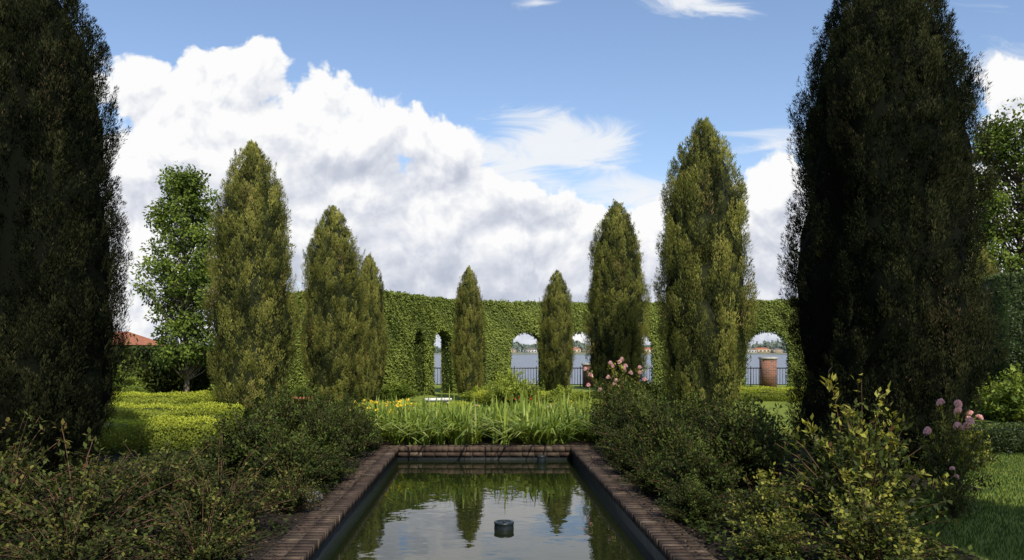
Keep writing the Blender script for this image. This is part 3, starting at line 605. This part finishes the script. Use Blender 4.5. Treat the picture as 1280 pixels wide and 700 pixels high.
put_shrub('rose',0,5.4,9.2,.85,.7,'rose bush with large pink flower heads',.5,hyd,7,5,group='rose bushes')
put_shrub('rose',2,4.85,8.2,.5,.36,'small rose bush with two pink flower heads',.5,hyd,2,7,group='rose bushes')
put_shrub('rose',1,6.9,11.4,1.0,.6,'rose bush with large pink flower heads',2.5,hyd,5,6,group='rose bushes')
put_shrub('mound',0,PX(638,23.4),23.4,1.6,1.1,'rounded golden green shrub mound')
put_shrub('mound',0,PX(600,26),27.5,1.4,.5,'rounded golden green shrub mound',1)
put_shrub('mound',0,PX(705,23.8),23.8,1.5,.65,'rounded golden green shrub mound',2)
G2='shrubs around the garden edge'
for i,(x,y,w,h,k) in enumerate([(-10.6,23,2.2,1.3,'farb'),(-12.5,24.5,2.6,1.7,'far'),(-13.8,23.5,2.6,1.3,'far'),(-10.2,25.8,2.6,1.7,'far'),(-7.3,24.5,1.8,1.2,'farb'),(-5.9,22,1.5,.9,'far'),(-11.6,26,2.6,1.9,'far'),
  (14.2,17.5,2.6,1.9,'far'),(12.2,18.2,2.0,1.2,'farb'),(13.4,14.5,2.2,1.3,'far'),(5.8,22.9,1.4,.6,'farb'),(5.4,26,1.5,.8,'far'),(-2.9,27.3,1.4,.7,'farb'),(10.9,14.2,1.5,.8,'far')]):
    put_shrub(k,i,x,y,w,h,'leafy green shrub at the garden edge',i*1.1,group=G2)

# ---------------------------------------------------------------- strap leaf bed
def blades(n,xr,yr,h,w,seed,mat,lean=.35,yf=None):
    r=np.random.default_rng(seed);g=Geo();nc=n//14
    c=np.stack([r.uniform(*xr,nc),r.uniform(*yr,nc)],1);idx=np.repeat(np.arange(nc),14);n=len(idx)
    P=np.zeros((n,3));P[:,:2]=c[idx]+r.normal(size=(n,2))*.05
    a=r.uniform(0,6.28,n);d=np.stack([np.cos(a),np.sin(a),np.zeros(n)],1);H=h*r.uniform(.5,1.15,n)*r.uniform(.55,1.25,nc)[idx];l=np.abs(r.normal(size=n))*lean*H
    s=np.stack([-np.sin(a),np.cos(a),np.zeros(n)],1)*w/2*r.uniform(.7,1.2,n)[:,None]
    rows=[]
    for q,ww in ((0,.6),(.4,1),(.75,.8),(1,.08)):
        C=P+d*(l*q**1.6)[:,None]+np.array([0,0,1])*(H*(q-.6*q**3*np.minimum(l/H*1.4,1)))[:,None];rows+= [C-s*ww,C+s*ww]
    V=np.stack(rows,1);b=np.arange(n)[:,None]*8
    T=np.clip(r.uniform(.2,.8,nc)[idx]+r.normal(size=n)*.15,0,.97)
    for k in range(3): 
        Q=b+np.array([[2*k,2*k+1,2*k+3,2*k+2]])
        if k==0: g.add(V.reshape(-1,3),Q,T)
        else: g.Q.append(Q+g.n-len(V)*8);g.T.append(T+.06*k)
    return g.mesh('blades',mat)
solo('strap_leaf_bed',blades(5000,(-2.6,2.2),(14.6,18.5),.78,.04,8,M['iris'],1.2),'bed of arching green strap leaved plants','plants',kind='stuff')
g=Geo();r=np.random.default_rng(9)
def flw(n,xr,yr,z,tr):
    c=np.stack([r.uniform(*xr,n),r.uniform(*yr,n),r.uniform(*z,n)],1);idx=np.repeat(np.arange(n),6);d=rvec(len(idx),r)+[0,0,.4]
    leaves(g,c[idx],d,rvec(len(idx),r)+[0,0,1],.05,.04,r.uniform(*tr,n)[idx])
flw(40,(-2.7,-1.5),(15.5,17.5),(.45,.7),(.45,.68));flw(10,(-.5,2.5),(18.8,20),(.3,.5),(.4,1));flw(8,(.4,1.5),(22,23),(.25,.4),(0,.2));flw(8,(2.5,5),(21,24),(.3,.45),(.1,.9))
solo('bedding_flowers',g.mesh('fl',M['flowers']),'scattered red yellow and pink bedding blooms','flowers',kind='stuff')
solo('bedding_foliage',blades(6000,(-3.2,4.6),(18.6,22.6),.34,.045,18,M['iris'],.6),'low green bedding plants between hedges','plants',kind='stuff')
g=Geo();n=90000;P=np.stack([r.uniform(4.1,13,n),r.uniform(6,15,n),np.zeros(n)],1);P=P[~((P[:,0]<6.2)&(P[:,1]>9.8))];n=len(P)
leaves(g,P,rvec(n,r)*.4+[0,0,1],rvec(n,r),.05,.009,r.uniform(0,1,n));
solo('lawn_grass',g.mesh('lg',M['grassb']),'short mown grass','grass',kind='stuff')
g=Geo();n=9000;P=np.stack([np.where(r.uniform(0,1,n)<.5,r.uniform(-4.8,-1.6,n),r.uniform(1.7,4.1,n)),r.uniform(5,15,n),r.uniform(.008,.03,n)],1)
P[:,2]+=np.where((P[:,0]>-1.79)&(P[:,0]<1.90),.028,0)
leaves(g,P,rvec(n,r)*[1,1,.2],rvec(n,r)*.3+[0,0,1],.04,.022,r.uniform(0,1,n));m=leafmat('dry_leaves',[(0,(0.02,.014,.009)),(.6,(.05,.035,.02)),(1,(.11,.08,.045))],0,.9,.1)
solo('leaf_litter',g.mesh('ll',m),'dry leaf litter and mulch chips on soil','leaf litter',kind='stuff')
g=Geo();n=40000;P=np.stack([np.where(r.uniform(0,1,n)<.6,r.uniform(-6.6,-1.8,n),r.uniform(1.95,3.9,n)),r.uniform(5.2,14.4,n),np.zeros(n)],1)
dn=np.sin(P[:,0]*2.9+P[:,1]*1.3)+np.sin(P[:,1]*3.1-P[:,0]*1.7)+r.normal(size=n)*.5;P=P[dn>-.1];n=len(P);P[:,2]=np.abs(r.normal(size=n))*.06+.01
leaves(g,P,rvec(n,r)*[1,1,.5]+[0,0,.3],rvec(n,r)*.5+[0,0,1],.055,.035,np.clip(.34+r.normal(size=n)*.2+P[:,2]*2,0,1))
solo('ground_cover',g.mesh('gc',M['shrub']),'low leafy ground cover between the shrubs','ground cover',kind='stuff')

def rock(seed,s):
    k=16;prof=[(.02,-.05),(.8,-.04),(1,.2),(.9,.5),(.6,.75),(.25,.85),(.01,.86)];g=Geo();th=np.arange(k)*6.283/k
    V=np.array([[(a*(1+.18*math.sin(2*t+z*3)+.1*math.sin(5*t+seed))*math.cos(t),a*.7*(1+.12*math.sin(3*t+1))*math.sin(t),z*(1+.15*math.sin(t*2+seed))) for t in th] for a,z in prof])*s
    n=len(prof);i,j=np.meshgrid(np.arange(n-1),np.arange(k),indexing='ij');j2=(j+1)%k
    g.add(V,np.stack([i*k+j,i*k+j2,(i+1)*k+j2,(i+1)*k+j],-1),.5);return g.mesh('rock',M['rock'])
solo('garden_rock',rock(1,.15),'pale grey rock lying in the planting bed','rock',(-1.98,9.1,.0))
g=Geo();lathe(g,[(0,0),(.16,0),(.24,.4),(.28,.4),(.28,.48),(.24,.48),(.22,.42),(0,.42)],20);pot=g.mesh('pot',M['terra'],True)
st,fo,E=SV['farb'][0]
for x,y in ((PX(150,22.3),22.3),(PX(222,24.5),21.6),(PX(378,22),22)):
    thing('flower_pot','round terracotta pot planted with green foliage','pot',[('pot',pot),('plant',fo,(0,0,.4),(0,0,0),(.35,.35,.35))],(x,y,0),0,group='terracotta pots')
hpv=house_parts(3.4,4,2.0,.6,M['stucco'],M['terra'],'pav')
thing('garden_pavilion','low stucco garden building with terracotta tiled roof','building',hpv,(-16.5,35,0),0)
